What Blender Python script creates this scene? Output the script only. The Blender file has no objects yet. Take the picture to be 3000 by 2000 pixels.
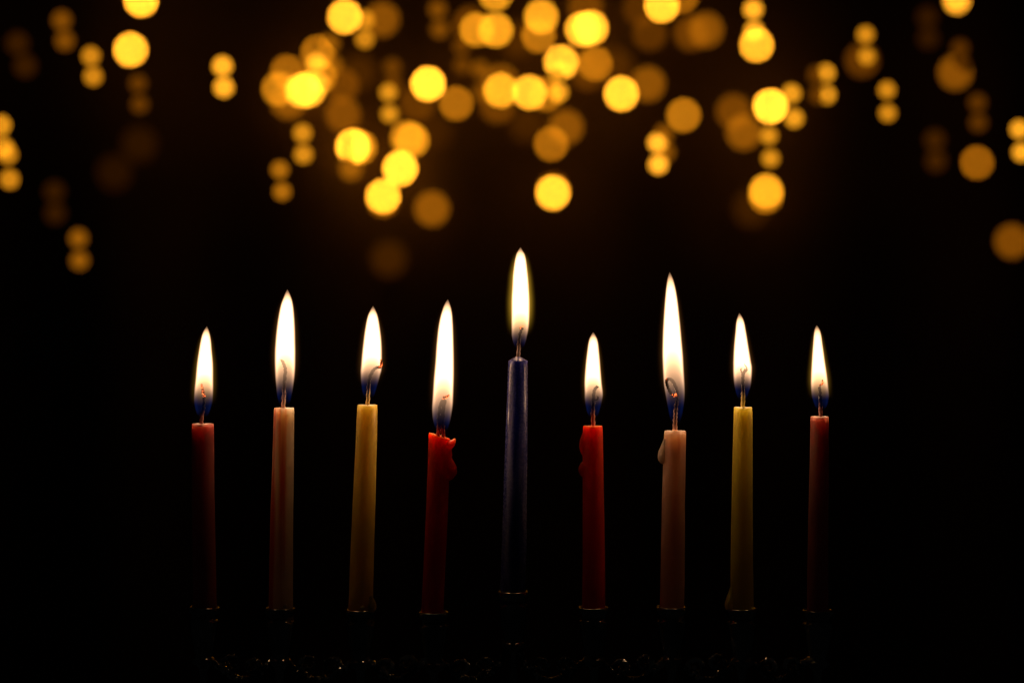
import bpy, bmesh, math, random
from mathutils import Vector, noise

# ------------------------------------------------------------------ camera, world, exposure
SC = bpy.context.scene
COL = SC.collection
K = 0.46 / 3000.0            # metres per photo pixel in the plane of the candles
S = 0.9                      # camera to candle plane
APERTURE = 0.0218            # lens opening in metres

cam_data = bpy.data.cameras.new('camera')
cam = bpy.data.objects.new('camera', cam_data)
COL.objects.link(cam)
cam.location = (0, -S, 0)
cam.rotation_euler = (math.radians(90), 0, 0)
cam_data.sensor_width = 36
cam_data.lens = 36 * S / 0.46
cam_data.clip_start = 0.01
cam_data.clip_end = 50
cam_data.dof.use_dof = True
cam_data.dof.focus_distance = S - 0.002
cam_data.dof.aperture_fstop = cam_data.lens / 1000 / APERTURE
SC.camera = cam

world = bpy.data.worlds.new('World')
SC.world = world
world.use_nodes = True
world.node_tree.nodes['Background'].inputs[0].default_value = (0.9, 0.95, 1.0, 1)
world.node_tree.nodes['Background'].inputs[1].default_value = 0.0009

vs = SC.view_settings
vs.view_transform = 'Standard'
vs.look = 'None'
vs.exposure = 0
vs.gamma = 1
vs.use_curve_mapping = False
cy = SC.cycles
cy.use_adaptive_sampling = False
cy.use_denoising = True
cy.denoiser = 'OPENIMAGEDENOISE'
cy.max_bounces = 5
cy.diffuse_bounces = 2
cy.glossy_bounces = 3
cy.volume_bounces = 0
cy.volume_max_steps = 256
cy.sample_clamp_indirect = 4
cy.use_light_tree = True

random.seed(7)

# ------------------------------------------------------------------ helpers
def P(px, py, y=0.0):
    """a point seen at photo pixel (px, py), standing y metres behind the candle plane"""
    s = (S + y) / S
    return Vector(((px - 1500) * K * s, y, (1000 - py) * K * s))

def link_mesh(name, verts, faces, mat=None, parent=None, smooth=True, loc=None):
    me = bpy.data.meshes.new(name)
    me.from_pydata([tuple(v) for v in verts], [], faces)
    me.update()
    if smooth:
        me.polygons.foreach_set('use_smooth', [True] * len(me.polygons))
    if mat:
        me.materials.append(mat)
    o = bpy.data.objects.new(name, me)
    COL.objects.link(o)
    if parent:
        o.parent = parent
    if loc is not None:
        o.location = loc
    return o

def empty(name, loc, label, cat, group=None):
    o = bpy.data.objects.new(name, None)
    o.empty_display_size = 0.01
    COL.objects.link(o)
    o.location = loc
    o['label'] = label
    o['category'] = cat
    if group:
        o['group'] = group
    return o

def lerp(a, b, t):
    return a + (b - a) * t

def interp(pts, x):
    """linear table lookup: pts sorted by first item"""
    if x <= pts[0][0]:
        return pts[0][1]
    for (x0, y0), (x1, y1) in zip(pts, pts[1:]):
        if x <= x1:
            return lerp(y0, y1, (x - x0) / max(1e-9, x1 - x0))
    return pts[-1][1]

def catmull(pts, n):
    """smooth path through points (tuples of any length)"""
    out = []
    m = len(pts)
    for i in range(m - 1):
        p0, p1, p2, p3 = pts[max(i - 1, 0)], pts[i], pts[i + 1], pts[min(i + 2, m - 1)]
        for j in range(n):
            t = j / n
            out.append(tuple(0.5 * ((2 * b) + (-a + c) * t + (2 * a - 5 * b + 4 * c - d) * t * t + (-a + 3 * b - 3 * c + d) * t ** 3)
                             for a, b, c, d in zip(p0, p1, p2, p3)))
    out.append(tuple(pts[-1]))
    return out

def tube(path, seg=10, wob=0.0, freq=400.0):
    """path: list of (x, y, z, r). returns verts, faces of a closed capped tube"""
    vs_, fs = [], []
    n = len(path)
    ref = Vector((0, 1, 0))
    for i, (x, y, z, r) in enumerate(path):
        a = Vector(path[max(i - 1, 0)][:3])
        b = Vector(path[min(i + 1, n - 1)][:3])
        d = (b - a)
        if d.length < 1e-9:
            d = Vector((0, 0, 1))
        d.normalize()
        u = ref.cross(d)
        if u.length < 1e-4:
            u = Vector((1, 0, 0)).cross(d)
        u.normalize()
        v = d.cross(u)
        for k in range(seg):
            th = 2 * math.pi * k / seg
            c = Vector((x, y, z)) + (u * math.cos(th) + v * math.sin(th)) * r
            if wob:
                c += (c - Vector((x, y, z))) * wob * noise.noise(c * freq)
            vs_.append(c)
    for i in range(n - 1):
        for k in range(seg):
            k2 = (k + 1) % seg
            fs.append((i * seg + k, i * seg + k2, (i + 1) * seg + k2, (i + 1) * seg + k))
    fs.append(tuple(range(seg))[::-1])
    fs.append(tuple((n - 1) * seg + k for k in range(seg)))
    return vs_, fs

def lathe(profile, seg=40):
    vs_, fs = [], []
    n = len(profile)
    for r, z in profile:
        for k in range(seg):
            th = 2 * math.pi * k / seg
            vs_.append(Vector((r * math.cos(th), r * math.sin(th), z)))
    for i in range(n - 1):
        for k in range(seg):
            k2 = (k + 1) % seg
            fs.append((i * seg + k, (i + 1) * seg + k, (i + 1) * seg + k2, i * seg + k2))
    return vs_, fs

# ------------------------------------------------------------------ node helpers
class NT:
    def __init__(self, mat):
        self.t = mat.node_tree
        self.t.nodes.clear()
        self.out = self.t.nodes.new('ShaderNodeOutputMaterial')
    def n(self, kind, **kw):
        nd = self.t.nodes.new(kind)
        for k, v in kw.items():
            setattr(nd, k, v)
        return nd
    def put(self, sock, v):
        if isinstance(v, bpy.types.NodeSocket):
            self.t.links.new(v, sock)
        elif isinstance(v, (tuple, list)) and len(v) == 3 and sock.type == 'RGBA':
            sock.default_value = (*v, 1)
        else:
            sock.default_value = v
    def m(self, op, a, b=0.0, c=None, clamp=False):
        nd = self.n('ShaderNodeMath', operation=op, use_clamp=clamp)
        self.put(nd.inputs[0], a)
        self.put(nd.inputs[1], b)
        if c is not None:
            self.put(nd.inputs[2], c)
        return nd.outputs[0]
    def smooth(self, x, lo, hi, a=0.0, b=1.0):
        nd = self.n('ShaderNodeMapRange', interpolation_type='SMOOTHSTEP')
        for s, v in zip(nd.inputs[:5], (x, lo, hi, a, b)):
            self.put(s, v)
        return nd.outputs[0]
    def curve(self, x, pts):
        nd = self.n('ShaderNodeFloatCurve')
        cv = nd.mapping.curves[0]
        cv.points[0].location = pts[0]
        cv.points[1].location = pts[-1]
        for p in pts[1:-1]:
            cv.points.new(*p)
        for p in cv.points:
            p.handle_type = 'AUTO_CLAMPED'
        nd.mapping.use_clip = False
        nd.mapping.update()
        self.put(nd.inputs['Value'], x)
        return nd.outputs[0]
    def mix(self, f, a, b):
        nd = self.n('ShaderNodeMix', data_type='RGBA')
        self.put(nd.inputs[0], f)
        self.put(nd.inputs[6], a)
        self.put(nd.inputs[7], b)
        return nd.outputs[2]

def new_mat(name):
    m = bpy.data.materials.new(name)
    m.use_nodes = True
    return m

def emit_mat(name, col, strength):
    m = new_mat(name)
    g = NT(m)
    e = g.n('ShaderNodeEmission')
    g.put(e.inputs[0], col)
    g.put(e.inputs[1], strength)
    g.t.links.new(e.outputs[0], g.out.inputs['Surface'])
    return m

# ------------------------------------------------------------------ materials
def wax_mat(name, base, streak, amount, rad, stretch=14.0, seed=0.0, scale=160.0, rough=0.38, twist=0.0, sss=0.026, spec=0.4):
    """dyed paraffin: translucent, with vertical streaks of a second tint and fine pitting"""
    m = new_mat(name)
    g = NT(m)
    tc = g.n('ShaderNodeTexCoord')
    src = tc.outputs['Object']
    if twist:
        sp = g.n('ShaderNodeSeparateXYZ')
        g.put(sp.inputs[0], src)
        rot = g.n('ShaderNodeVectorRotate', rotation_type='Z_AXIS')
        g.put(rot.inputs['Vector'], src)
        g.put(rot.inputs['Angle'], g.m('MULTIPLY', sp.outputs[2], twist))
        src = rot.outputs[0]
    mp = g.n('ShaderNodeMapping')
    g.put(mp.inputs[0], src)
    mp.inputs['Location'].default_value = (seed, seed * 1.7, seed * 0.3)
    mp.inputs['Scale'].default_value = (1, 1, 1 / stretch)
    nz = g.n('ShaderNodeTexNoise')
    g.put(nz.inputs['Vector'], mp.outputs[0])
    nz.inputs['Scale'].default_value = scale
    nz.inputs['Detail'].default_value = 3
    f = g.m('MULTIPLY', g.smooth(nz.outputs['Fac'], 0.47, 0.62), amount)
    colr = g.mix(f, base, streak)
    nf = g.n('ShaderNodeTexNoise')
    g.put(nf.inputs['Vector'], tc.outputs['Object'])
    nf.inputs['Scale'].default_value = 900
    nf.inputs['Detail'].default_value = 4
    bp = g.n('ShaderNodeBump')
    bp.inputs['Strength'].default_value = 0.12
    bp.inputs['Distance'].default_value = 0.0004
    g.put(bp.inputs['Height'], nf.outputs['Fac'])
    b = g.n('ShaderNodeBsdfPrincipled')
    g.put(b.inputs['Base Color'], colr)
    g.put(b.inputs['Roughness'], g.smooth(nf.outputs['Fac'], 0.3, 0.7, rough - 0.08, rough + 0.12))
    b.inputs['Subsurface Weight'].default_value = 1.0
    b.inputs['Subsurface Radius'].default_value = rad
    b.inputs['Subsurface Scale'].default_value = sss
    b.inputs['Specular IOR Level'].default_value = spec
    g.put(b.inputs['Normal'], bp.outputs[0])
    g.t.links.new(b.outputs[0], g.out.inputs['Surface'])
    return m

def wick_mat(name, low, z0, z1):
    """waxed cotton at the foot, scorched brown, then charred black"""
    m = new_mat(name)
    g = NT(m)
    tc = g.n('ShaderNodeTexCoord')
    sp = g.n('ShaderNodeSeparateXYZ')
    g.put(sp.inputs[0], tc.outputs['Object'])
    nz = g.n('ShaderNodeTexNoise')
    g.put(nz.inputs['Vector'], tc.outputs['Object'])
    nz.inputs['Scale'].default_value = 1500
    z = g.m('ADD', sp.outputs[2], g.m('MULTIPLY', g.m('SUBTRACT', nz.outputs['Fac'], 0.5), (z1 - z0) * 0.5))
    f1 = g.smooth(z, z0, lerp(z0, z1, 0.6))
    f2 = g.smooth(z, lerp(z0, z1, 0.35), z1)
    c = g.mix(f2, g.mix(f1, low, (0.10, 0.035, 0.022)), (0.0025, 0.002, 0.002))
    bp = g.n('ShaderNodeBump')
    bp.inputs['Strength'].default_value = 0.7
    bp.inputs['Distance'].default_value = 0.0003
    g.put(bp.inputs['Height'], nz.outputs['Fac'])
    b = g.n('ShaderNodeBsdfPrincipled')
    g.put(b.inputs['Base Color'], c)
    b.inputs['Roughness'].default_value = 0.7
    g.put(b.inputs['Normal'], bp.outputs[0])
    g.t.links.new(b.outputs[0], g.out.inputs['Surface'])
    return m

def metal_mat(name, col, rough, bump, scale):
    m = new_mat(name)
    g = NT(m)
    tc = g.n('ShaderNodeTexCoord')
    nz = g.n('ShaderNodeTexNoise')
    g.put(nz.inputs['Vector'], tc.outputs['Object'])
    nz.inputs['Scale'].default_value = scale
    nz.inputs['Detail'].default_value = 5
    bp = g.n('ShaderNodeBump')
    bp.inputs['Strength'].default_value = bump
    bp.inputs['Distance'].default_value = 0.0006
    g.put(bp.inputs['Height'], nz.outputs['Fac'])
    nt = g.n('ShaderNodeTexNoise')
    g.put(nt.inputs['Vector'], tc.outputs['Object'])
    nt.inputs['Scale'].default_value = 90
    b = g.n('ShaderNodeBsdfPrincipled')
    g.put(b.inputs['Base Color'], g.mix(g.smooth(nt.outputs['Fac'], 0.4, 0.7), col, tuple(c * 0.45 for c in col)))
    b.inputs['Metallic'].default_value = 1
    g.put(b.inputs['Roughness'], g.smooth(nt.outputs['Fac'], 0.35, 0.7, rough, rough + 0.15))
    g.put(b.inputs['Normal'], bp.outputs[0])
    g.t.links.new(b.outputs[0], g.out.inputs['Surface'])
    return m

M_SILVER = metal_mat('tarnished_silver', (0.55, 0.51, 0.45), 0.10, 0.12, 500)
M_OXID = metal_mat('oxidised_silver', (0.10, 0.09, 0.08), 0.22, 0.5, 700)
M_FILI = metal_mat('granulated_silver', (0.88, 0.84, 0.76), 0.08, 0.05, 900)
M_SOCKET = new_mat('dark_socket')
g = NT(M_SOCKET)
b = g.n('ShaderNodeBsdfPrincipled')
nzz = g.n('ShaderNodeTexNoise')
nzz.inputs['Scale'].default_value = 300
g.put(b.inputs['Base Color'], g.mix(nzz.outputs['Fac'], (0.006, 0.01, 0.006), (0.012, 0.018, 0.012)))
b.inputs['Roughness'].default_value = 0.5
g.t.links.new(b.outputs[0], g.out.inputs['Surface'])

# ------------------------------------------------------------------ dark sheet behind the lights, added to catch their glow as lens bloom
M_DROP = new_mat('haze_tinted_cloth')
g = NT(M_DROP)
tc = g.n('ShaderNodeTexCoord')
nz = g.n('ShaderNodeTexNoise')
g.put(nz.inputs['Vector'], tc.outputs['Object'])
nz.inputs['Scale'].default_value = 5
b = g.n('ShaderNodeBsdfPrincipled')
g.put(b.inputs['Base Color'], g.mix(nz.outputs['Fac'], (0.028, 0.018, 0.013), (0.064, 0.042, 0.030)))  # reddish haze tint and its patches put into the cloth colour
b.inputs['Roughness'].default_value = 0.9
b.inputs['Specular IOR Level'].default_value = 0.1
g.t.links.new(b.outputs[0], g.out.inputs['Surface'])
nx, nzr = 160, 14
vv, ff = [], []
for j in range(nzr + 1):
    for i in range(nx + 1):
        x = lerp(-2.6, 2.6, i / nx)
        z = lerp(-1.6, 2.0, j / nzr)
        fold = 0.010 * math.sin(x * 23 + 1.2 * noise.noise(Vector((x * 2, z * 0.4, 0)))) + 0.012 * noise.noise(Vector((x * 3, z * 0.3, 4)))
        vv.append((x, 2.178 + fold, z))
for j in range(nzr):
    for i in range(nx):
        a = j * (nx + 1) + i
        ff.append((a, a + 1, a + nx + 2, a + nx + 1))
drop = link_mesh('backdrop', vv, ff, M_DROP)
drop['kind'] = 'structure'

# ------------------------------------------------------------------ menorah (candelabrum)
# x of the cup, y of the rim in the photograph
CUPS = [(598, 1777), (821, 1780), (1056, 1785), (1270, 1792), (1503, 1732), (1739, 1778), (1967, 1777), (2173, 1782), (2396, 1786)]
def bow(px):
    return -0.002 * ((px - 1503) / 900) ** 2 - (0.001 if int(px / 229) % 2 else 0.0)

menorah = empty('menorah', P(1503, 2250), 'dark silver nine-cup menorah with beaded filigree holding all the candles', 'menorah')
MO = menorah.location.copy()
PROF = [(0.5, -46), (36, -46), (37.5, -2), (39, 1.5), (42, 2), (45, 0), (46.5, -4), (46.5, -10), (44.5, -14), (40, -18), (36.5, -25),
        (36, -31), (39, -36), (43, -39), (44.5, -44), (43.5, -50), (41, -56), (38.5, -75), (35, -100), (30, -124), (25, -138),
        (23, -143), (30, -147), (35, -152), (36, -157), (34, -163), (27, -168), (18, -173), (14, -182), (12.5, -200), (12.5, -260)]
v0, f0 = lathe([(r * K, z * K) for r, z in PROF], 48)
cup_mesh = None
for i, (cx_, cy_) in enumerate(CUPS):
    if cup_mesh is None:
        o = link_mesh('cup', v0, f0, M_SILVER, menorah)
        cup_mesh = o.data
    else:
        o = bpy.data.objects.new('cup', cup_mesh)
        COL.objects.link(o)
        o.parent = menorah
    o.location = P(cx_, cy_, bow(cx_)) - MO
    o.rotation_euler = (0, math.radians(0.4), i * 0.7)
# curved branches joining each pair of cups to the central stem (mostly under the picture)
for a in range(4):
    xl, xr = CUPS[a][0], CUPS[8 - a][0]
    mid = 1503
    path = []
    for j in range(41):
        th = math.pi * j / 40
        c = math.cos(th)
        x = mid - c * (mid - xl) if c > 0 else mid - c * (xr - mid)
        y = 2030 + (55 + (4 - a) * 38) * math.sin(th)
        p = P(x, y) - MO
        path.append((p.x, p.y, p.z, 11 * K))
    tv, tf = tube(path, 12)
    link_mesh('branch', tv, tf, M_SILVER, menorah)
p0, p1 = P(1503, 1985) - MO, P(1503, 2330) - MO
tv, tf = lathe([(12.5 * K, p0.z), (16 * K, p0.z - 30 * K), (26 * K, p0.z - 60 * K), (16 * K, p0.z - 90 * K), (16 * K, p1.z)], 32)
link_mesh('stem', tv, tf, M_SILVER, menorah)

def bead(vl, fl, c, r, rnd):
    """a rough little granule, 6 to 8 faces round"""
    base = len(vl)
    n = 6
    vl.append(c + Vector((0, 0, r)))
    for zz, rr in ((0.5, 0.87), (-0.5, 0.87)):
        for k in range(n):
            th = 2 * math.pi * (k + rnd.random() * 0.5) / n
            s = r * rnd.uniform(0.85, 1.15)
            vl.append(c + Vector((math.cos(th) * rr * s, math.sin(th) * rr * s, zz * s)))
    vl.append(c + Vector((0, 0, -r)))
    for k in range(n):
        k2 = (k + 1) % n
        fl.append((base, base + 1 + k, base + 1 + k2))
        fl.append((base + 1 + k, base + 1 + n + k, base + 1 + n + k2, base + 1 + k2))
        fl.append((base + 1 + n + k, base + 2 * n + 1, base + 1 + n + k2))

rnd = random.Random(3)
for i in range(8):
    (xa, ya), (xb, yb) = CUPS[i], CUPS[i + 1]
    va, fa, sm = [], [], []
    def strand(pts, r0, r1, step=0.6):
        pth = catmull(pts, 10)
        q = [(*(P(x, y, yy * K + bow(x)) - MO), lerp(r0, r1, j / (len(pth) - 1)) * K) for j, (x, y, yy) in enumerate(pth)]
        tv, tf = tube(q, 8, 0.15, 900)
        o_ = len(va)
        va.extend(tv)
        fa.extend([tuple(k + o_ for k in fc) for fc in tf])
        sm.extend([True] * (len(fa) - len(sm)))
        for (x, y, z, r) in q:
            for _ in range(5):
                if rnd.random() < step * (0.15 if noise.noise(Vector((x, y, z)) * 130) < 0.08 else 1.0):
                    d = Vector((rnd.uniform(-1, 1), rnd.uniform(-1, 0.1), rnd.uniform(-0.2, 1))).normalized()
                    bead(va, fa, Vector((x, y, z)) + d * r * 1.05, r * rnd.uniform(0.4, 0.75), rnd)
        sm.extend([False] * (len(fa) - len(sm)))
    L = xb - xa
    ja, jb = rnd.uniform(-8, 8), rnd.uniform(-8, 8)
    ta = 1925 if i != 4 else 1880
    tb = 1925 if i != 3 else 1880
    # the hanging swag between two cups
    strand([(xa + 16, ta + 5, -4), (xa + 0.16 * L, 1948 + ja, -10), (xa + 0.34 * L, 1978 + ja, -13), (xa + 0.5 * L, 1990, -14),
            (xa + 0.66 * L, 1978 + jb, -13), (xa + 0.84 * L, 1948 + jb, -10), (xb - 16, tb + 5, -4)], 9, 9)
    # two scrolls curling up out of it
    for sgn, xc in ((1, xa + 0.36 * L), (-1, xb - 0.36 * L)):
        yc = 1950 + rnd.uniform(-8, 8)
        pts = []
        for j in range(12):
            th = math.radians(100 + j * 42)
            rr = 30 - j * 2.1
            pts.append((xc + sgn * rr * math.cos(th), yc + rr * math.sin(th), -12 + 0.6 * j))
        strand(pts, 7, 4.5, 0.5)
    # leaf points running out of the swag below the frame
    strand([(xa + 0.5 * L, 1992, -14), (xa + 0.47 * L, 2030, -10), (xa + 0.5 * L, 2075, 0)], 8, 6)
    o = link_mesh('filigree', va, fa, M_FILI, menorah, smooth=False)
    o.data.polygons.foreach_set('use_smooth', sm)
    o.data.materials.append(M_OXID)
    o.data.polygons.foreach_set('material_index', [1 if q else 0 for q in sm])

# ------------------------------------------------------------------ candles
CREAM, ROSE, YEL, RED, BLUE = (0.72, 0.50, 0.37), (0.30, 0.11, 0.10), (0.62, 0.39, 0.055), (0.58, 0.05, 0.018), (0.045, 0.053, 0.20)
R_RED, R_WARM, R_BLUE = (1.0, 0.28, 0.18), (1.0, 0.85, 0.6), (0.6, 0.6, 1.0)

def flame_material(name, tab, zlen, t_edge, t_dark, tint):
    """glowing gas inside the flame's own outline. tab: (t, centre offset, radius) from base to tip"""
    m = new_mat(name)
    g = NT(m)
    tc = g.n('ShaderNodeTexCoord')
    sp = g.n('ShaderNodeSeparateXYZ')
    g.put(sp.inputs[0], tc.outputs['Object'])
    t = g.m('DIVIDE', sp.outputs[2], zlen, clamp=True)
    cx = g.m('MULTIPLY', g.m('SUBTRACT', g.curve(t, [(a, 0.5 + b / 0.02) for a, b, c in tab]), 0.5), 0.02)
    r = g.m('MAXIMUM', g.m('MULTIPLY', g.curve(t, [(a, c / 0.01) for a, b, c in tab]), 0.01), 0.00012)
    u = g.m('DIVIDE', g.m('SUBTRACT', sp.outputs[0], cx), r)
    v = g.m('DIVIDE', sp.outputs[1], r)
    rho = g.m('SQRT', g.m('ADD', g.m('MULTIPLY', u, u), g.m('MULTIPLY', v, v)))
    edge = g.smooth(rho, 1.0, 0.68)
    # luminous body: starts low at the skin, high on the axis (the dark cone round the wick)
    rho4 = g.m('POWER', rho, 4.0)
    a = g.m('SUBTRACT', t_dark + 0.05, g.m('MULTIPLY', rho4, (t_dark + 0.05 - t_edge) / 0.70))
    tt = g.m('SUBTRACT', t, a)
    body = g.m('DIVIDE', 1.0, g.m('ADD', 1.0, g.m('EXPONENT', g.m('MULTIPLY', tt, -1.0 / 0.042))))
    body = g.m('MULTIPLY', body, g.smooth(t, t_edge - 0.10, t_edge + 0.10))
    dim = 0.0
    e = g.m('MULTIPLY', g.m('ADD', body, dim), edge)
    e = g.m('MULTIPLY', e, g.smooth(t, 1.0, 0.86, 0.25, 1.0))
    em = g.n('ShaderNodeEmission')
    g.put(em.inputs[0], tint)
    g.put(em.inputs[1], g.m('MULTIPLY', e, 1150.0))
    # blue reaction zone at the foot
    sh = g.m('MULTIPLY', g.smooth(rho, 0.55, 0.90), g.smooth(rho, 1.0, 0.88))
    bw = g.m('MULTIPLY', g.smooth(t, 0.0, 0.10), g.smooth(t, t_edge + 0.30, t_edge - 0.02))
    eb = g.n('ShaderNodeEmission')
    g.put(eb.inputs[0], (0.035, 0.13, 0.9))
    g.put(eb.inputs[1], g.m('MULTIPLY', g.m('MULTIPLY', sh, bw), 10.0))
    ad = g.n('ShaderNodeAddShader')
    g.t.links.new(em.outputs[0], ad.inputs[0])
    g.t.links.new(eb.outputs[0], ad.inputs[1])
    g.t.links.new(ad.outputs[0], g.out.inputs['Volume'])
    m.cycles.volume_step_rate = 0.12
    m.cycles.homogeneous_volume = False
    return m

def halo_material(name, zlen, tab, scale, col, power):
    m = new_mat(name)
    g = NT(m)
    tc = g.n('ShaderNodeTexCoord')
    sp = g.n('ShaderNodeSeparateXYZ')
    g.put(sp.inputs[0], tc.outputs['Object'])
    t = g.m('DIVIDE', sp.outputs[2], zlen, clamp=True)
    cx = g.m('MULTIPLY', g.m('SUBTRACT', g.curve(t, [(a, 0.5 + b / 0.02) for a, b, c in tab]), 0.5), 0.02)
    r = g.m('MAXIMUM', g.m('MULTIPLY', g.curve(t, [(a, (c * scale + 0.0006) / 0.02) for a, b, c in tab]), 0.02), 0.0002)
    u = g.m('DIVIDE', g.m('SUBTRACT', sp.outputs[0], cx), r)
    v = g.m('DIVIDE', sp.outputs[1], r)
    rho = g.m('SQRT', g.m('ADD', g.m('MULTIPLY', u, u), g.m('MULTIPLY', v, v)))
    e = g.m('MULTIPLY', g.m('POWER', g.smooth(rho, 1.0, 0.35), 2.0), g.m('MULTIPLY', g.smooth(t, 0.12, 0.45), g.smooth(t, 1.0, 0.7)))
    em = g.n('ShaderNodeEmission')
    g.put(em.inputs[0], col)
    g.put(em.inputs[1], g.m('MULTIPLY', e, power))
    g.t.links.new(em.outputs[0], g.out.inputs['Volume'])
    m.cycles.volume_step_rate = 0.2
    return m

FLAME_POWER = 0.0085
M_EMBER = new_mat('glowing_ember')
g = NT(M_EMBER)
tc = g.n('ShaderNodeTexCoord')
nz = g.n('ShaderNodeTexNoise')
g.put(nz.inputs['Vector'], tc.outputs['Object'])
nz.inputs['Scale'].default_value = 1400
e = g.n('ShaderNodeEmission')
g.put(e.inputs[0], (1.0, 0.16, 0.035))
g.put(e.inputs[1], g.smooth(nz.outputs['Fac'], 0.42, 0.68, 0.05, 3.2))
g.t.links.new(e.outputs[0], g.out.inputs['Surface'])

TINT = (1.0, 0.54, 0.27)

def ring_mesh(tab, zlen, n, seg, rscale, radd, t0=0.0, t1=1.0, yscale=1.0):
    cpts = [(a, b) for a, b, c in tab]
    rpts = [(a, c) for a, b, c in tab]
    vs_, fs = [], []
    for i in range(n + 1):
        t = lerp(t0, t1, i / n)
        # smooth the table a little
        c = sum(interp(cpts, t + d) for d in (-0.02, 0, 0.02)) / 3
        r = sum(interp(rpts, t + d) for d in (-0.02, 0, 0.02)) / 3 * rscale + radd
        for k in range(seg):
            th = 2 * math.pi * k / seg
            vs_.append((c + r * math.cos(th), r * math.sin(th) * yscale, t * zlen))
    for i in range(n):
        for k in range(seg):
            k2 = (k + 1) % seg
            fs.append((i * seg + k, i * seg + k2, (i + 1) * seg + k2, (i + 1) * seg + k))
    fs.append(tuple(range(seg))[::-1])
    fs.append(tuple(n * seg + k for k in range(seg)))
    return vs_, fs

def make_candle(label, top, bot, wax, wick_low, wick, flame, t_edge, t_dark, embers=(), drips=(), slope=0.0, dome=0.0, cone=0.0,
                dep=0.0, extra_wick=None, halo=((1.0, 0.42, 0.10), 11.0, 1.6), flutes=0.0, fuse=False, seed=0, char=(0.25, 0.6)):
    xl, xr, yt = top
    bl, br, yb = bot
    xc, xb = (xl + xr) / 2, (bl + br) / 2
    dep = bow(xb)
    base = P(xb, yb, dep)
    root = empty('candle', base, label, 'candle', 'lit candles standing in the menorah')
    root['group'] = 'lit candles standing in the menorah'
    # ---- wax
    seg, n = 40, 44
    vs_, fs = [], []
    rt, rb = (xr - xl) / 2 * K, (br - bl) / 2 * K
    ztop = (yb - yt) * K
    xtop = (xc - xb) * K
    zlow = -40 * K
    for i in range(n + 1):
        f = i / n
        z = lerp(zlow, ztop, f)
        fr = max(0.0, z / ztop)
        ax = xtop * fr + 0.00025 * math.sin(f * 5 + seed) * (1 - fr)
        r = lerp(rb, rt, fr ** 1.3)
        if i == n:
            r *= 0.965
        for k in range(seg):
            th = 2 * math.pi * k / seg
            d = Vector((math.cos(th), math.sin(th), 0))
            q = Vector((d.x * 1.4 + seed * 3.1, d.y * 1.4, z * 55))
            w = 0.022 * noise.noise(q) + 0.012 * noise.noise(q * 3.1)
            w += flutes * max(0, math.cos(th * 7 + z * 60)) ** 2
            zz = z
            if i >= n - 1:
                zz += (0.0003 * noise.noise(Vector((d.x * 2.5, d.y * 2.5, seed * 1.3))) - slope * d.x * rt)
            elif i > n - 8:
                zz -= slope * d.x * rt * (i - n + 8) / 8
            vs_.append((ax + d.x * r * (1 + w), d.y * r * (1 + w), zz))
    # top: rounded lip, shallow molten pool and a little peak at the wick
    last = n * seg
    wx = (wick[0][0] - xc) * K
    for rr, dz in ((0.90, 0.00010), (0.78, -0.00035 if not dome else 0.0004), (0.55, -0.0007 if not dome else dome * 0.55), (0.28, -0.0005 + cone * 0.4 if not dome else dome * 0.9), (0.14, cone if not dome else dome * 1.1)):
        for k in range(seg):
            th = 2 * math.pi * k / seg
            px = math.cos(th) * rt * rr
            vs_.append((xtop + px + wx * (1 - rr) ** 1.5, math.sin(th) * rt * rr, ztop + dz - slope * px + 0.00012 * noise.noise(Vector((px * 900, math.sin(th) * rr * 4, seed)))))
    tot = n + 5
    for i in range(tot):
        for k in range(seg):
            k2 = (k + 1) % seg
            fs.append((i * seg + k, i * seg + k2, (i + 1) * seg + k2, (i + 1) * seg + k))
    fs.append(tuple(tot * seg + k for k in range(seg)))
    fs.append(tuple(range(seg))[::-1])
    # ---- wax drips: lists of (px, py, depth px, radius px); runs of molten wax on the side are one piece with the body
    loose = []
    for dr in drips:
        pth = [(*(P(x, y, dep + d * K) - base), r * K) for x, y, d, r in dr]
        tv, tf = tube(catmull(pth, 5), 14, 0.10, 500)
        if fuse:
            o_ = len(vs_)
            vs_.extend([tuple(v) for v in tv])
            fs.extend([tuple(k + o_ for k in fc) for fc in tf])
        else:
            loose.append((tv, tf))
    body = link_mesh('wax_body', vs_, fs, wax, root)
    if fuse:
        rm = body.modifiers.new('fuse', 'REMESH')
        rm.mode = 'VOXEL'
        rm.voxel_size = 0.00032
        rm.use_smooth_shade = True
        sm_ = body.modifiers.new('soften', 'SMOOTH')
        sm_.iterations = 4
    for tv, tf in loose:
        link_mesh('wax_drip', tv, tf, wax, root)
    # ---- wick
    wz0 = (yb - wick[0][1]) * K
    wz1 = (yb - min(p[1] for p in wick)) * K
    wm = wick_mat('wick_cotton', wick_low, lerp(wz0, wz1, char[0]), lerp(wz0, wz1, char[1]))
    def wick_part(pts, r0, r1):
        cm = catmull(pts, 6)
        pth = []
        for j, p in enumerate(cm):
            f = j / (len(cm) - 1)
            dd = -16.0 * min(1.0, max(0.0, (wick[0][1] - p[1]) / 60.0))
            w = P(p[0] + 0.9 * math.sin(j * 1.9 + seed), p[1], dep + dd * K) - base
            pth.append((w.x, w.y, w.z, lerp(r0, r1, f) * K * (1 + 0.07 * math.sin(j * 2.3))))
        tv, tf = tube(pth, 9, 0.14, 1500)
        return link_mesh('wick', tv, tf, wm, root)
    start = [(wick[0][0], wick[0][1] + 12)]
    wobj = wick_part(start + list(wick), 6.4, 4.3)
    if extra_wick:
        for ew, r0, r1 in extra_wick:
            wick_part(ew, r0, r1)
    for em in embers:
        pth = [(*(P(x, y, dep + (d - 16) * K) - base), r * K) for x, y, d, r in em]
        tv, tf = tube(catmull(pth, 4), 8, 0.5, 2500)
        link_mesh('ember', tv, tf, M_EMBER, wobj)
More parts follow.
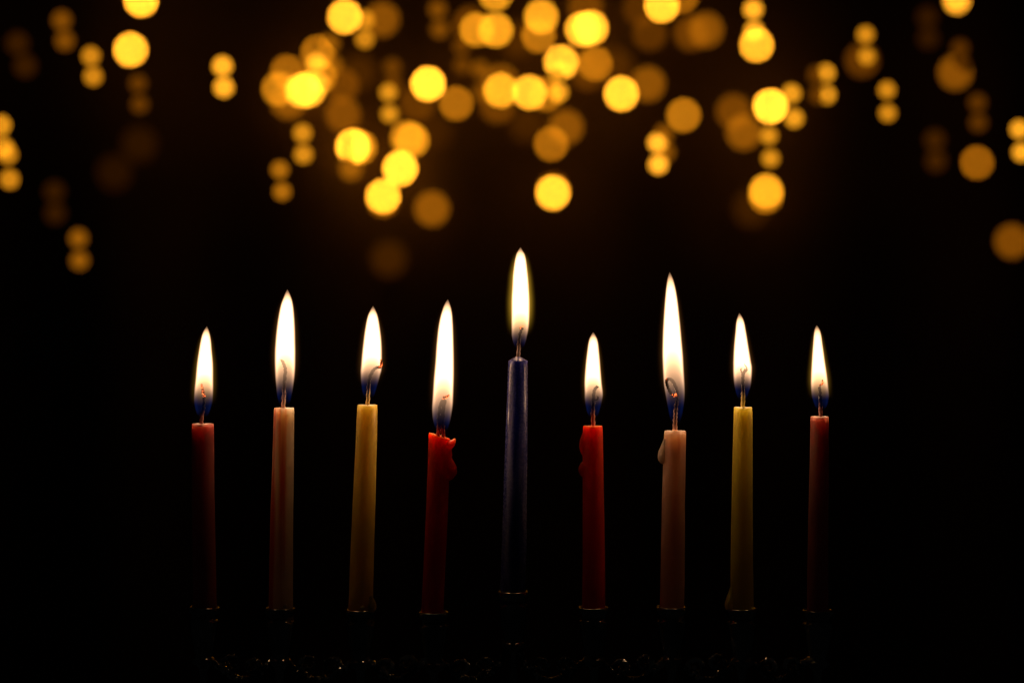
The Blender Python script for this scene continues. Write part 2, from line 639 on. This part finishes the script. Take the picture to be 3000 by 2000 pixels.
    # ---- flame: rows of (y, left, right) from the tip down
    rows = flame[::-1]
    yb_f, yt_f = rows[0][0], rows[-1][0]
    zlen = (yb_f - yt_f) * K
    cx0 = (rows[0][1] + rows[0][2]) / 2
    tab = []
    for (y, l, r) in rows:
        tab.append(((yb_f - y) / (yb_f - yt_f), ((l + r) / 2 - cx0) * K, max(0.6, (r - l) / 2 * 1.06) * K))
    fm = flame_material('flame_gas', tab, zlen, t_edge, t_dark, TINT)
    tv, tf = ring_mesh(tab, zlen, 40, 24, 1.06, 0.00005)
    fl = link_mesh('flame', tv, tf, fm, root, loc=P(cx0, yb_f, dep) - base)
    # the light this flame gives
    ld = bpy.data.lights.new('flame_light', 'POINT')
    ld.energy = FLAME_POWER * (zlen / 0.045)
    ld.color = (1.0, 0.56, 0.28)
    ld.shadow_soft_size = 0.003
    lo = bpy.data.objects.new('flame_light', ld)
    COL.objects.link(lo)
    lo.parent = fl
    tl = max(0.13, t_dark - 0.30)
    lo.location = (interp([(a, b) for a, b, c in tab], tl), 0.003, tl * zlen)
    col, power, sc_ = halo
    mm = halo_material('mantle_bloom_glow', zlen, tab, sc_, col, power)
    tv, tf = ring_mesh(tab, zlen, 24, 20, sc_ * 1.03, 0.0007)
    link_mesh('mantle_bloom_halo', tv, tf, mm, fl)  # yellow halos are flame mantle; the default brown glow is added as lens bloom
    return root

# end pieces: rose, cream, yellow, red, blue, red, pale, yellow, rose
make_candle('rose pink candle with the shortest left flame, first from the left', (562, 626, 1242), (565, 633, 1777),
            wax_mat('rose_wax', ROSE, (0.26, 0.07, 0.07), 0.5, (1.0, 0.5, 0.4), seed=1.0, sss=0.026), (0.55, 0.30, 0.26),
            [(590, 1242), (592, 1215), (597, 1190), (598, 1160)],
            [(956, 606, 606), (975, 594, 614), (996, 588, 618), (1030, 582, 621), (1065, 577, 624), (1110, 573, 624.5), (1145, 570, 624), (1175, 569, 622), (1200, 573, 616), (1224, 582, 606)],
            0.24, 0.47, embers=[[(599, 1162, -3, 3.5), (595, 1150, -5, 4.5), (593, 1138, -4, 4), (590, 1124, -3, 3)]],
            halo=((1.0, 0.50, 0.05), 24.0, 1.6), seed=1)
make_candle('cream candle with a reddish streak, second from the left', (803, 862, 1196), (786, 857, 1780),
            wax_mat('cream_wax', CREAM, (0.48, 0.05, 0.02), 0.95, R_WARM, stretch=26, seed=3.3, scale=120), (0.75, 0.55, 0.42),
            [(830, 1196), (832, 1160), (833, 1119), (836, 1085), (832, 1068), (825, 1053)],
            [(848, 842, 842), (868, 832, 852), (896, 822, 859), (925, 816, 862), (959, 811, 864), (1000, 807, 865), (1039, 805, 865.5), (1087, 806, 864), (1135, 810, 858), (1165, 813, 853), (1190, 820, 846)],
            0.17, 0.46, drips=[[(835, 1772, -32, 5), (836, 1774, -34, 7), (836, 1780, -35, 6)]], seed=2)
make_candle('pale yellow candle whose wick bends right with a glowing end', (1047, 1106, 1186), (1021, 1093, 1785),
            wax_mat('yellow_wax', YEL, (0.62, 0.43, 0.09), 0.6, R_WARM, seed=5.1), (0.78, 0.62, 0.30),
            [(1077, 1186), (1079, 1150), (1082, 1112), (1091, 1088), (1102, 1077), (1114, 1075)],
            [(896, 1093, 1093), (910, 1084, 1101), (926, 1077, 1107), (965, 1069, 1114), (1003, 1064, 1118), (1041, 1060, 1119), (1080, 1057, 1118), (1100, 1057, 1113), (1118, 1058, 1108), (1145, 1061, 1101), (1168, 1068, 1093)],
            0.22, 0.46, embers=[[(1110, 1076, -2, 3), (1115, 1074, -3, 4), (1117, 1064, -3, 3.5), (1116, 1052, -2, 2.5)]],
            drips=[[(1085, 1745, -20, 4), (1090, 1765, -22, 11), (1088, 1779, -24, 14), (1080, 1785, -26, 9)], [(1060, 1776, -34, 5), (1062, 1780, -36, 8), (1058, 1784, -36, 5)]], seed=3)
make_candle('red candle with thick drips on its right side and a slanted top', (1256, 1320, 1276), (1236, 1301, 1792),
            wax_mat('red_wax', RED, (0.42, 0.025, 0.01), 0.5, R_RED, seed=7.7), (0.62, 0.20, 0.15),
            [(1284, 1274), (1285, 1245), (1286, 1222), (1289, 1190), (1297, 1170)],
            [(877, 1312, 1312), (890, 1303, 1318), (907, 1296, 1323), (946, 1286, 1327), (1003, 1279, 1329), (1060, 1275, 1330), (1118, 1270, 1329.5), (1175, 1267, 1327), (1214, 1267, 1322), (1240, 1271, 1317), (1266, 1279, 1309)],
            0.14, 0.42, embers=[[(1297, 1168, -3, 3), (1303, 1163, -5, 5), (1310, 1161, -4, 4), (1316, 1156, -3, 2)]],
            extra_wick=[([(1299, 1290), (1298, 1262), (1296, 1235), (1298, 1202), (1303, 1170)], 6, 6)],
            drips=[[(1290, 1302, -8, 16), (1308, 1304, -8, 17), (1323, 1299, -8, 12), (1334, 1284, -6, 2.5)],
                   [(1306, 1300, -6, 15), (1308, 1325, -6, 17), (1307, 1345, -6, 17), (1316, 1362, -6, 18), (1321, 1379, -6, 19), (1312, 1393, -6, 16), (1300, 1406, -6, 8)]],
            slope=0.30, fuse=True, seed=4, char=(0.05, 0.5))
make_candle('tall blue candle with pale spiral streaks in the raised centre cup', (1489, 1546, 1056), (1466, 1540, 1732),
            wax_mat('blue_wax', BLUE, (0.21, 0.21, 0.33), 0.85, R_BLUE, stretch=12, seed=2.0, scale=170, rough=0.24, twist=-9.0, sss=0.018, spec=0.6), (0.50, 0.36, 0.33),
            [(1518, 1046), (1520, 1020), (1520, 1003), (1524, 975), (1531, 959)],
            [(724, 1525, 1525), (735, 1517, 1532), (748, 1511, 1539), (796, 1503, 1546), (843, 1500, 1550), (891, 1498, 1552), (939, 1498, 1551), (970, 1499, 1547), (987, 1500, 1543), (1005, 1504, 1539), (1024, 1511, 1532)],
            0.13, 0.36, embers=[[(1523, 963, -4, 1.5), (1525, 960, -5, 3), (1526, 957, -4, 1.5)], [(1530, 958, -4, 1.2), (1532, 955, -4, 2.2), (1533, 953, -4, 1)]],
            halo=((1.0, 0.55, 0.04), 75.0, 1.7), flutes=0.03, dome=0.0017, seed=5, char=(0.2, 0.7))
make_candle('straight red candle with small bumps on its left side', (1708, 1766, 1247), (1705, 1773, 1778),
            wax_mat('bright_red_wax', (0.62, 0.055, 0.018), (0.46, 0.03, 0.012), 0.5, R_RED, seed=9.2), (0.70, 0.30, 0.20),
            [(1738, 1247), (1737, 1215), (1738, 1180), (1740, 1150), (1745, 1136), (1752, 1131)],
            [(973, 1738, 1738), (983, 1731, 1745), (997, 1725, 1751), (1035, 1719, 1756), (1083, 1714, 1760), (1121, 1712, 1763), (1154, 1713, 1766), (1175, 1714, 1763), (1190, 1716, 1760), (1208, 1720, 1755), (1225, 1728, 1748)],
            0.24, 0.47, extra_wick=[([(1742, 1172), (1750, 1170), (1752, 1163), (1748, 1160)], 3.0, 1.8)],
            drips=[[(1713, 1262, -6, 4), (1709, 1288, -6, 10), (1708, 1310, -6, 11), (1711, 1330, -6, 7), (1713, 1344, -6, 4)],
                   [(1713, 1351, -6, 5), (1707, 1366, -6, 11), (1706, 1380, -6, 11), (1712, 1396, -6, 6)]],
            halo=((1.0, 0.45, 0.06), 16.0, 1.55), fuse=True, seed=6)
make_candle('pale pink candle with the tallest flame, looped wick and a teardrop drip', (1946, 2010, 1262), (1932, 2003, 1777),
            wax_mat('pale_wax', (0.72, 0.38, 0.29), (0.50, 0.06, 0.02), 0.95, R_WARM, stretch=26, seed=12.4, scale=120), (0.78, 0.52, 0.42),
            [(1977, 1258), (1978, 1230), (1979, 1207), (1982, 1180), (1984, 1158), (1981, 1138), (1972, 1118), (1962, 1110), (1954, 1113), (1954, 1124), (1959, 1138), (1966, 1152), (1974, 1158)],
            [(797, 1962, 1962), (810, 1957, 1969), (823, 1954, 1974), (865, 1949, 1983), (930, 1944, 1991), (994, 1941, 1997), (1058, 1941, 2002), (1122, 1945, 2005), (1165, 1952, 2005), (1207, 1959, 2000), (1245, 1968, 1990)],
            0.20, 0.50, embers=[[(1970, 1155, -4, 3), (1976, 1158, -6, 5), (1982, 1154, -5, 4)], [(1953, 1116, -4, 2), (1952, 1112, -5, 2.5), (1955, 1109, -4, 2)]],
            drips=[[(1948, 1285, -6, 4), (1944, 1305, -6, 7), (1940, 1322, -6, 10), (1939, 1338, -6, 11.5), (1941, 1350, -6, 9), (1946, 1357, -6, 4)]],
            cone=0.0012, seed=7, char=(0.3, 0.6))
make_candle('greenish yellow candle, second from the right', (2150, 2204, 1194), (2139, 2206, 1782),
            wax_mat('lime_wax', (0.58, 0.45, 0.05), (0.52, 0.42, 0.07), 0.5, R_WARM, seed=15.0), (0.80, 0.66, 0.25),
            [(2176, 1194), (2177, 1165), (2177, 1140), (2176, 1110), (2179, 1092), (2184, 1082)],
            [(917, 2166, 2166), (928, 2161, 2174), (942, 2157, 2180), (972, 2154, 2186), (1015, 2150, 2193), (1058, 2148, 2200), (1079, 2148, 2203), (1113, 2150, 2201), (1135, 2153, 2198), (1150, 2156, 2193), (1173, 2164, 2186)],
            0.20, 0.40, extra_wick=[([(2176, 1112), (2174, 1094), (2170, 1082), (2174, 1078)], 3, 1.5), ([(2181, 1090), (2188, 1084), (2186, 1074), (2180, 1066)], 3, 1.2)],
            drips=[[(2148, 1700, -6, 3), (2143, 1735, -6, 9), (2138, 1765, -6, 14), (2138, 1784, -6, 12)]], seed=8)
make_candle('dull rose candle with a slim pointed flame, first from the right', (2375, 2428, 1221), (2365, 2426, 1786),
            wax_mat('dull_rose_wax', (0.32, 0.14, 0.12), (0.26, 0.09, 0.08), 0.5, (1.0, 0.5, 0.4), seed=18.0, sss=0.026), (0.60, 0.32, 0.27),
            [(2405, 1221), (2404, 1195), (2404, 1170), (2402, 1145), (2400, 1132)],
            [(953, 2393, 2393), (961, 2388, 2399), (972, 2385, 2404), (1015, 2381, 2411), (1058, 2378, 2417), (1100, 2376, 2423), (1131, 2376, 2426), (1155, 2378, 2428), (1170, 2381, 2427), (1185, 2386, 2424), (1203, 2395, 2415)],
            0.22, 0.44, embers=[[(2400, 1130, -3, 2), (2405, 1127, -4, 3), (2410, 1122, -4, 3), (2409, 1112, -3, 1.6)]],
            halo=((1.0, 0.52, 0.05), 38.0, 1.6), seed=9)

# ------------------------------------------------------------------ fairy lights far behind, thrown out of focus by the lens
AMBER = (1.0, 0.36, 0.012)
BULB_R = 0.0058
BEAD_R = 0.0041

def sphere_data(name, r, seg, rings, tip=0.0):
    prof = []
    for i in range(rings + 1):
        a = math.pi * i / rings - math.pi / 2
        z = math.sin(a) * r
        rr = max(math.cos(a) * r, r * 0.02)
        if tip and z < 0:
            z *= 1 + tip
        prof.append((rr, z))
    v_, f_ = lathe(prof, seg)
    f_.append(tuple(range(seg)))
    f_.append(tuple(rings * seg + k for k in range(seg))[::-1])
    f_ = [tuple(reversed(q)) for q in f_]
    me = bpy.data.meshes.new(name)
    me.from_pydata([tuple(p) for p in v_], [], f_)
    me.polygons.foreach_set('use_smooth', [True] * len(me.polygons))
    me.materials.append(M_SOCKET)
    me.update()
    return me

ME_BULB = sphere_data('bulb', BULB_R, 12, 8, 0.15)
ME_BEAD = sphere_data('bead', BEAD_R, 10, 8)
sv, sf = lathe([(0.0006, 0.016), (0.0008, 0.008), (0.0022, 0.0075), (0.0026, 0.006), (0.0026, 0.0), (0.0024, -0.0015)], 10)
ME_SOCK = bpy.data.meshes.new('socket')
ME_SOCK.from_pydata([tuple(p) for p in sv], [], [tuple(reversed(q)) for q in sf])
ME_SOCK.materials.append(M_SOCKET)
ME_CORD = bpy.data.meshes.new('cord')
sv, sf = lathe([(0.00014, 0.03), (0.00014, -0.001)], 8)
ME_CORD.from_pydata([tuple(p) for p in sv], [], [tuple(reversed(q)) for q in sf])
ME_CORD.materials.append(M_SOCKET)

Q = 1.2755                   # list below is in 2352-pixel photo coordinates
def depth_for(d):
    f = d * Q * K / APERTURE
    return S / (1 - f)

def child(name, me, parent, loc, mat=None):
    o = bpy.data.objects.new(name, me)
    COL.objects.link(o)
    o.parent = parent
    o.location = loc
    if mat:
        o.material_slots[0].link = 'OBJECT'
        o.material_slots[0].material = mat
    return o

def glow(b, blur, r):
    return emit_mat('amber_glow', (1.0, 0.25 + 0.13 * min(1.0, b / 0.9), 0.004 + 0.016 * min(1.0, b / 1.5)), 1.12 * b * (0.5 + 0.5 * min(1.0, b / 1.3)) * (blur / (2 * r)) ** 2)

def single(x, y, d, b, label, sc=0):
    D = depth_for(d if d < 60 else 77.2 + 1.4 * min(1.0, max(0.0, (d - 66) / 18)))
    dep = D - S
    pos = P(x * Q, y * Q, dep)
    blur = APERTURE * dep / S
    sc = sc or (2.6 if b < 0.12 else (1.7 if b < 0.38 else 1.0))    # the dim ones are bigger frosted bulbs
    root = empty('fairy_light', pos, label, 'fairy light', 'single blurred fairy lights')
    o = child('bulb', ME_BULB, root, (0, 0, 0), glow(b, blur, BULB_R * sc))
    o.scale = (sc, sc, sc)
    o = child('socket', ME_SOCK, root, (0, 0, BULB_R * 0.92 * sc))
    o.scale = (sc, sc, 1)

def twin(x1, y1, x2, y2, w, b, label):
    D = depth_for(w * 0.90)
    dep = D - S
    pos = P(x1 * Q, y1 * Q, dep)
    blur = APERTURE * dep / S
    sc = 1.6 if b < 0.12 else (1.25 if b < 0.5 else 1.0)
    root = empty('twin_fairy_light', pos, label, 'fairy light', 'twin bead blurred fairy lights')
    m = glow(b, blur, BEAD_R * sc)
    low = P(x2 * Q, y2 * Q, dep) - pos
    for off in (Vector((0, 0, 0)), low):
        o = child('bead', ME_BEAD, root, off, m)
        o.scale = (sc, sc, sc)
    child('cord', ME_CORD, root, (0, 0, BEAD_R * 0.95 * sc))
    tv, tf = tube([(low.x * f, 0, low.z * f, 0.00012) for f in (0.2, 0.5, 0.8)], 6)
    link_mesh('link_wire', tv, tf, M_SOCKET, root)

SINGLES = [
 (324, -1, 68, 2.0, 'bright round light cut by the top edge at upper left'),
 (300, 114, 68, 1.7, 'bright yellow light hanging below the cut one at upper left'),
 (792, 38, 74, 1.7, 'bright yellow disc near the top, above the cream candle'),
 (878, 44, 68, 0.32, 'dim brown disc right of the pale twin light near the top'),
 (1138, -14, 66, 0.85, 'amber light mostly cut off by the top edge, left of centre'),
 (1095, 68, 72, 0.75, 'amber disc overlapped on its right by a brighter one, near top'),
 (1139, 69, 77, 0.95, 'brighter amber disc overlapping its left neighbour near the top'),
 (1243, 38, 74, 1.0, 'amber disc near the top edge above the tall blue candle'),
 (1237, 82, 78, 0.55, 'dimmer disc tucked under the amber one above the blue candle'),
 (1338, 67, 80, 1.4, 'left half of the brightest pair at top right of centre'),
 (1357, 64, 80, 1.6, 'right half of the brightest pair at top right of centre'),
 (1520, 12, 77, 1.7, 'bright yellow disc at the top edge above the tallest flame'),
 (1566, -8, 70, 0.4, 'dim disc at the top edge touching a bright one on its left'),
 (1492, 76, 82, 0.14, 'faint brown disc below the bright one at the top edge'),
 (1622, 68, 80, 0.32, 'right one of two dim overlapping brown discs at upper right'),
 (1588, 76, 80, 0.20, 'left one of two dim overlapping brown discs at upper right'),
 (1738, 103, 74, 1.3, 'bright disc hanging just under a twin light at upper right'),
 (730, 120, 78, 0.50, 'dim disc at the top of the left cluster'),
 (660, 165, 78, 0.45, 'dim disc at the upper left of the left cluster'),
 (640, 204, 76, 0.62, 'amber disc at the far left of the left cluster'),
 (735, 174, 76, 0.50, 'amber disc on the right side of the left cluster'),
 (694, 207, 80, 1.5, 'left of the two brightest discs in the left cluster'),
 (709, 205, 86, 1.3, 'right of the two brightest discs in the left cluster'),
 (662, 232, 76, 0.35, 'dim disc at the bottom of the left cluster'),
 (785, 196, 78, 0.20, 'faint brown disc right of the left cluster'),
 (788, 262, 82, 0.28, 'dim brown disc above the brightest lower left disc'),
 (983, 192, 78, 2.3, 'bright yellow disc standing alone left of centre'),
 (958, 236, 82, 0.16, 'faint brown disc under the lone bright one left of centre'),
 (1048, 237, 74, 0.50, 'dim olive disc at lower right of the lone bright one'),
 (1150, 188, 80, 0.35, 'dim disc showing behind the left of two middle discs'),
 (1150, 207, 76, 1.1, 'left of two bright discs side by side in the middle'),
 (1216, 212, 76, 1.4, 'right of two bright discs side by side in the middle'),
 (1254, 216, 78, 0.50, 'dim disc showing right of the two middle discs'),
 (1142, 242, 82, 0.20, 'faint disc below the left of two middle discs'),
 (1289, 143, 78, 1.5, 'bright yellow disc in the middle, over a small twin light'),
 (1367, 146, 80, 0.50, 'dim amber disc right of the bright middle one'),
 (1350, 168, 84, 0.14, 'faint disc under the dim amber one right of the middle'),
 (1427, 215, 74, 1.8, 'bright round disc standing alone right of centre'),
 (1488, 192, 80, 0.34, 'dim brown disc upper right of the lone right disc'),
 (1300, 291, 79, 0.34, 'upper of two dim overlapping discs above the blue flame'),
 (1266, 330, 80, 0.48, 'lower of two dim overlapping discs above the blue flame'),
 (1570, 264, 74, 0.58, 'amber disc hanging above the tallest flame'),
 (1685, 255, 78, 0.24, 'upper left of two dim discs beside the bright right disc'),
 (1708, 303, 79, 0.36, 'lower of two dim discs beside the bright right disc'),
 (1770, 244, 78, 2.4, 'brightest yellow disc on the right side'),
 (1760, 438, 74, 1.0, 'lowest bright disc on the right, front one of a pair'),
 (1759, 450, 90, 0.55, 'lowest disc on the right, showing under its brighter twin'),
 (1270, 442, 74, 1.8, 'lowest bright disc in the middle, above the tall blue flame'),
 (1270, 431, 90, 0.28, 'dim rim showing over the lowest bright middle disc', 1),
 (811, 336, 82, 2.4, 'large very bright disc above the yellow candle'),
 (826, 338, 82, 0.7, 'amber disc showing right of the very bright one above the yellow candle'),
 (806, 386, 50, 0.42, 'small amber light peeping out below the very bright left disc'),
 (935, 316, 82, 0.65, 'left of two overlapping amber discs in the lower left chain'),
 (947, 322, 82, 0.75, 'right of two overlapping amber discs in the lower left chain'),
 (919, 386, 83, 2.2, 'bright yellow middle disc of the lower left chain'),
 (880, 450, 74, 1.9, 'bright yellow bottom disc of the lower left chain'),
 (880, 461, 90, 0.28, 'dim rim showing below the bottom disc of the left chain', 1),
 (992, 478, 84, 0.36, 'dim brown disc right of the bottom of the left chain'),
 (893, 592, 84, 0.07, 'faintest brown glow above the third flame'),
 (2244, 373, 66, 0.40, 'dim amber disc alone at far right, above the last flame'),
 (2324, 553, 64, 0.28, 'dim disc at the right edge, lowest of all on that side'),
 (2194, 166, 76, 0.32, 'dim amber disc at upper right corner'),
 (1980, 138, 72, 0.16, 'faint disc behind a twin light at upper right'),
 (2198, 0, 58, 1.5, 'bright light cut by the top edge at upper right'),
 (1725, 478, 82, 0.06, 'faintest glow under the lowest right disc'),
 (1345, 15, 82, 0.22, 'faint brown disc at the top edge above the brightest pair'),
 (1080, 55, 82, 0.20, 'faint brown disc behind the overlapping amber ones near top'),
 (1415, 150, 84, 0.10, 'faint brown glow above the lone bright right disc'),
 (1470, 20, 80, 0.12, 'faint brown disc left of the bright one on the top edge'),
 (1345, 118, 82, 0.10, 'added brown haze glow between the brightest pair and the middle discs'),  # these smudges are extra dim bulbs, added to imitate patchy haze
 (1190, 90, 84, 0.10, 'added brown haze glow left of the amber disc above the blue candle'),
 (825, 165, 84, 0.08, 'added brown haze glow right of the left cluster, near the pale twin'),
 (1210, 285, 84, 0.07, 'added brown haze glow under the two bright middle discs'),
 (1000, 300, 84, 0.05, 'added brown haze glow right of the overlapping amber discs'),
 (320, 330, 74, 0.035, 'faintest glow at left below the third twin light'),
 (263, 395, 74, 0.03, 'faintest lower glow at left'),
]
TWINS = [
 (142, 47, 149, 94, 47, 0.30, 'dim twin light at upper left corner'),
 (209, 129, 214, 176, 46, 0.75, 'amber twin light at upper left, left of the bright disc'),
 (317, 192, 321, 240, 42, 0.20, 'dim twin light directly below the bright upper left disc'),
 (511, 152, 514, 201, 49, 1.25, 'bright twin light alone at upper left, above the cream candle'),
 (758, 100, 764, 150, 46, 0.42, 'dim twin light at upper right of the left cluster'),
 (727, 145, 733, 192, 46, 1.3, 'bright twin light inside the left cluster'),
 (838, 46, 838, 90, 46, 0.75, 'pale twin light between two discs near the top'),
 (1005, 22, 1010, 68, 44, 0.30, 'dim twin light near the top edge, left of centre'),
 (901, 155, 902, 195, 44, 0.22, 'dim twin light above the pale one left of centre'),
 (892, 213, 895, 262, 42, 0.85, 'pale twin light beside the lone bright left disc'),
 (695, 306, 697, 355, 45, 0.80, 'amber twin light below the left cluster'),
 (643, 390, 648, 440, 43, 0.55, 'dimmer amber twin light lowest under the left cluster'),
 (1060, 106, 1062, 150, 42, 0.22, 'dim twin light under the overlapping discs near the top'),
 (1103, 160, 1108, 212, 44, 0.32, 'dim twin light left of the two middle discs'),
 (1283, 163, 1282, 212, 48, 1.1, 'bright twin light beside the two middle discs'),
 (1510, 328, 1512, 378, 46, 1.5, 'bright pale twin light right of centre, above the tallest flame'),
 (1525, 308, 1528, 350, 44, 0.40, 'dim twin light behind the bright pale one right of centre'),
 (1730, 22, 1732, 72, 46, 1.3, 'bright twin light on top of the upper right disc'),
 (1766, 312, 1770, 364, 42, 0.85, 'amber twin light between two bright discs on the right'),
 (1818, 215, 1824, 272, 46, 0.95, 'amber twin light touching the brightest right disc'),
 (1897, 168, 1899, 218, 44, 1.0, 'brighter twin light of two side by side at upper right'),
 (1876, 172, 1879, 218, 42, 0.22, 'dim twin light left of a brighter one at upper right'),
 (1988, 80, 1991, 130, 42, 0.80, 'amber twin light in front of a faint disc at upper right'),
 (2037, 207, 2039, 260, 42, 0.78, 'amber twin light alone on the right side'),
 (2245, 236, 2247, 282, 44, 0.16, 'dim brown twin light at right, above the dim lone disc'),
 (2147, 322, 2150, 370, 48, 0.09, 'faint twin light left of the dim lone disc at right'),
 (2205, 112, 2208, 150, 44, 0.14, 'faint twin light above the dim disc at upper right corner'),
 (180, 547, 183, 598, 43, 0.42, 'lowest dim twin light at far left'),
 (125, 440, 127, 490, 50, 0.06, 'faint twin light above the lowest one at far left'),
 (2, 288, 8, 340, 52, 0.85, 'upper bright twin light cut by the left edge'),
 (18, 355, 22, 412, 48, 0.75, 'lower bright twin light at the left edge'),
 (2341, 297, 2346, 350, 44, 1.1, 'bright twin light cut by the right edge'),
 (40, 100, 58, 152, 56, 0.06, 'faint twin glow at the upper left corner'),
 (2130, 40, 2132, 88, 52, 0.05, 'faint twin glow near the upper right corner'),
]
for a in SINGLES:
    single(*a)
for a in TWINS:
    twin(*a)
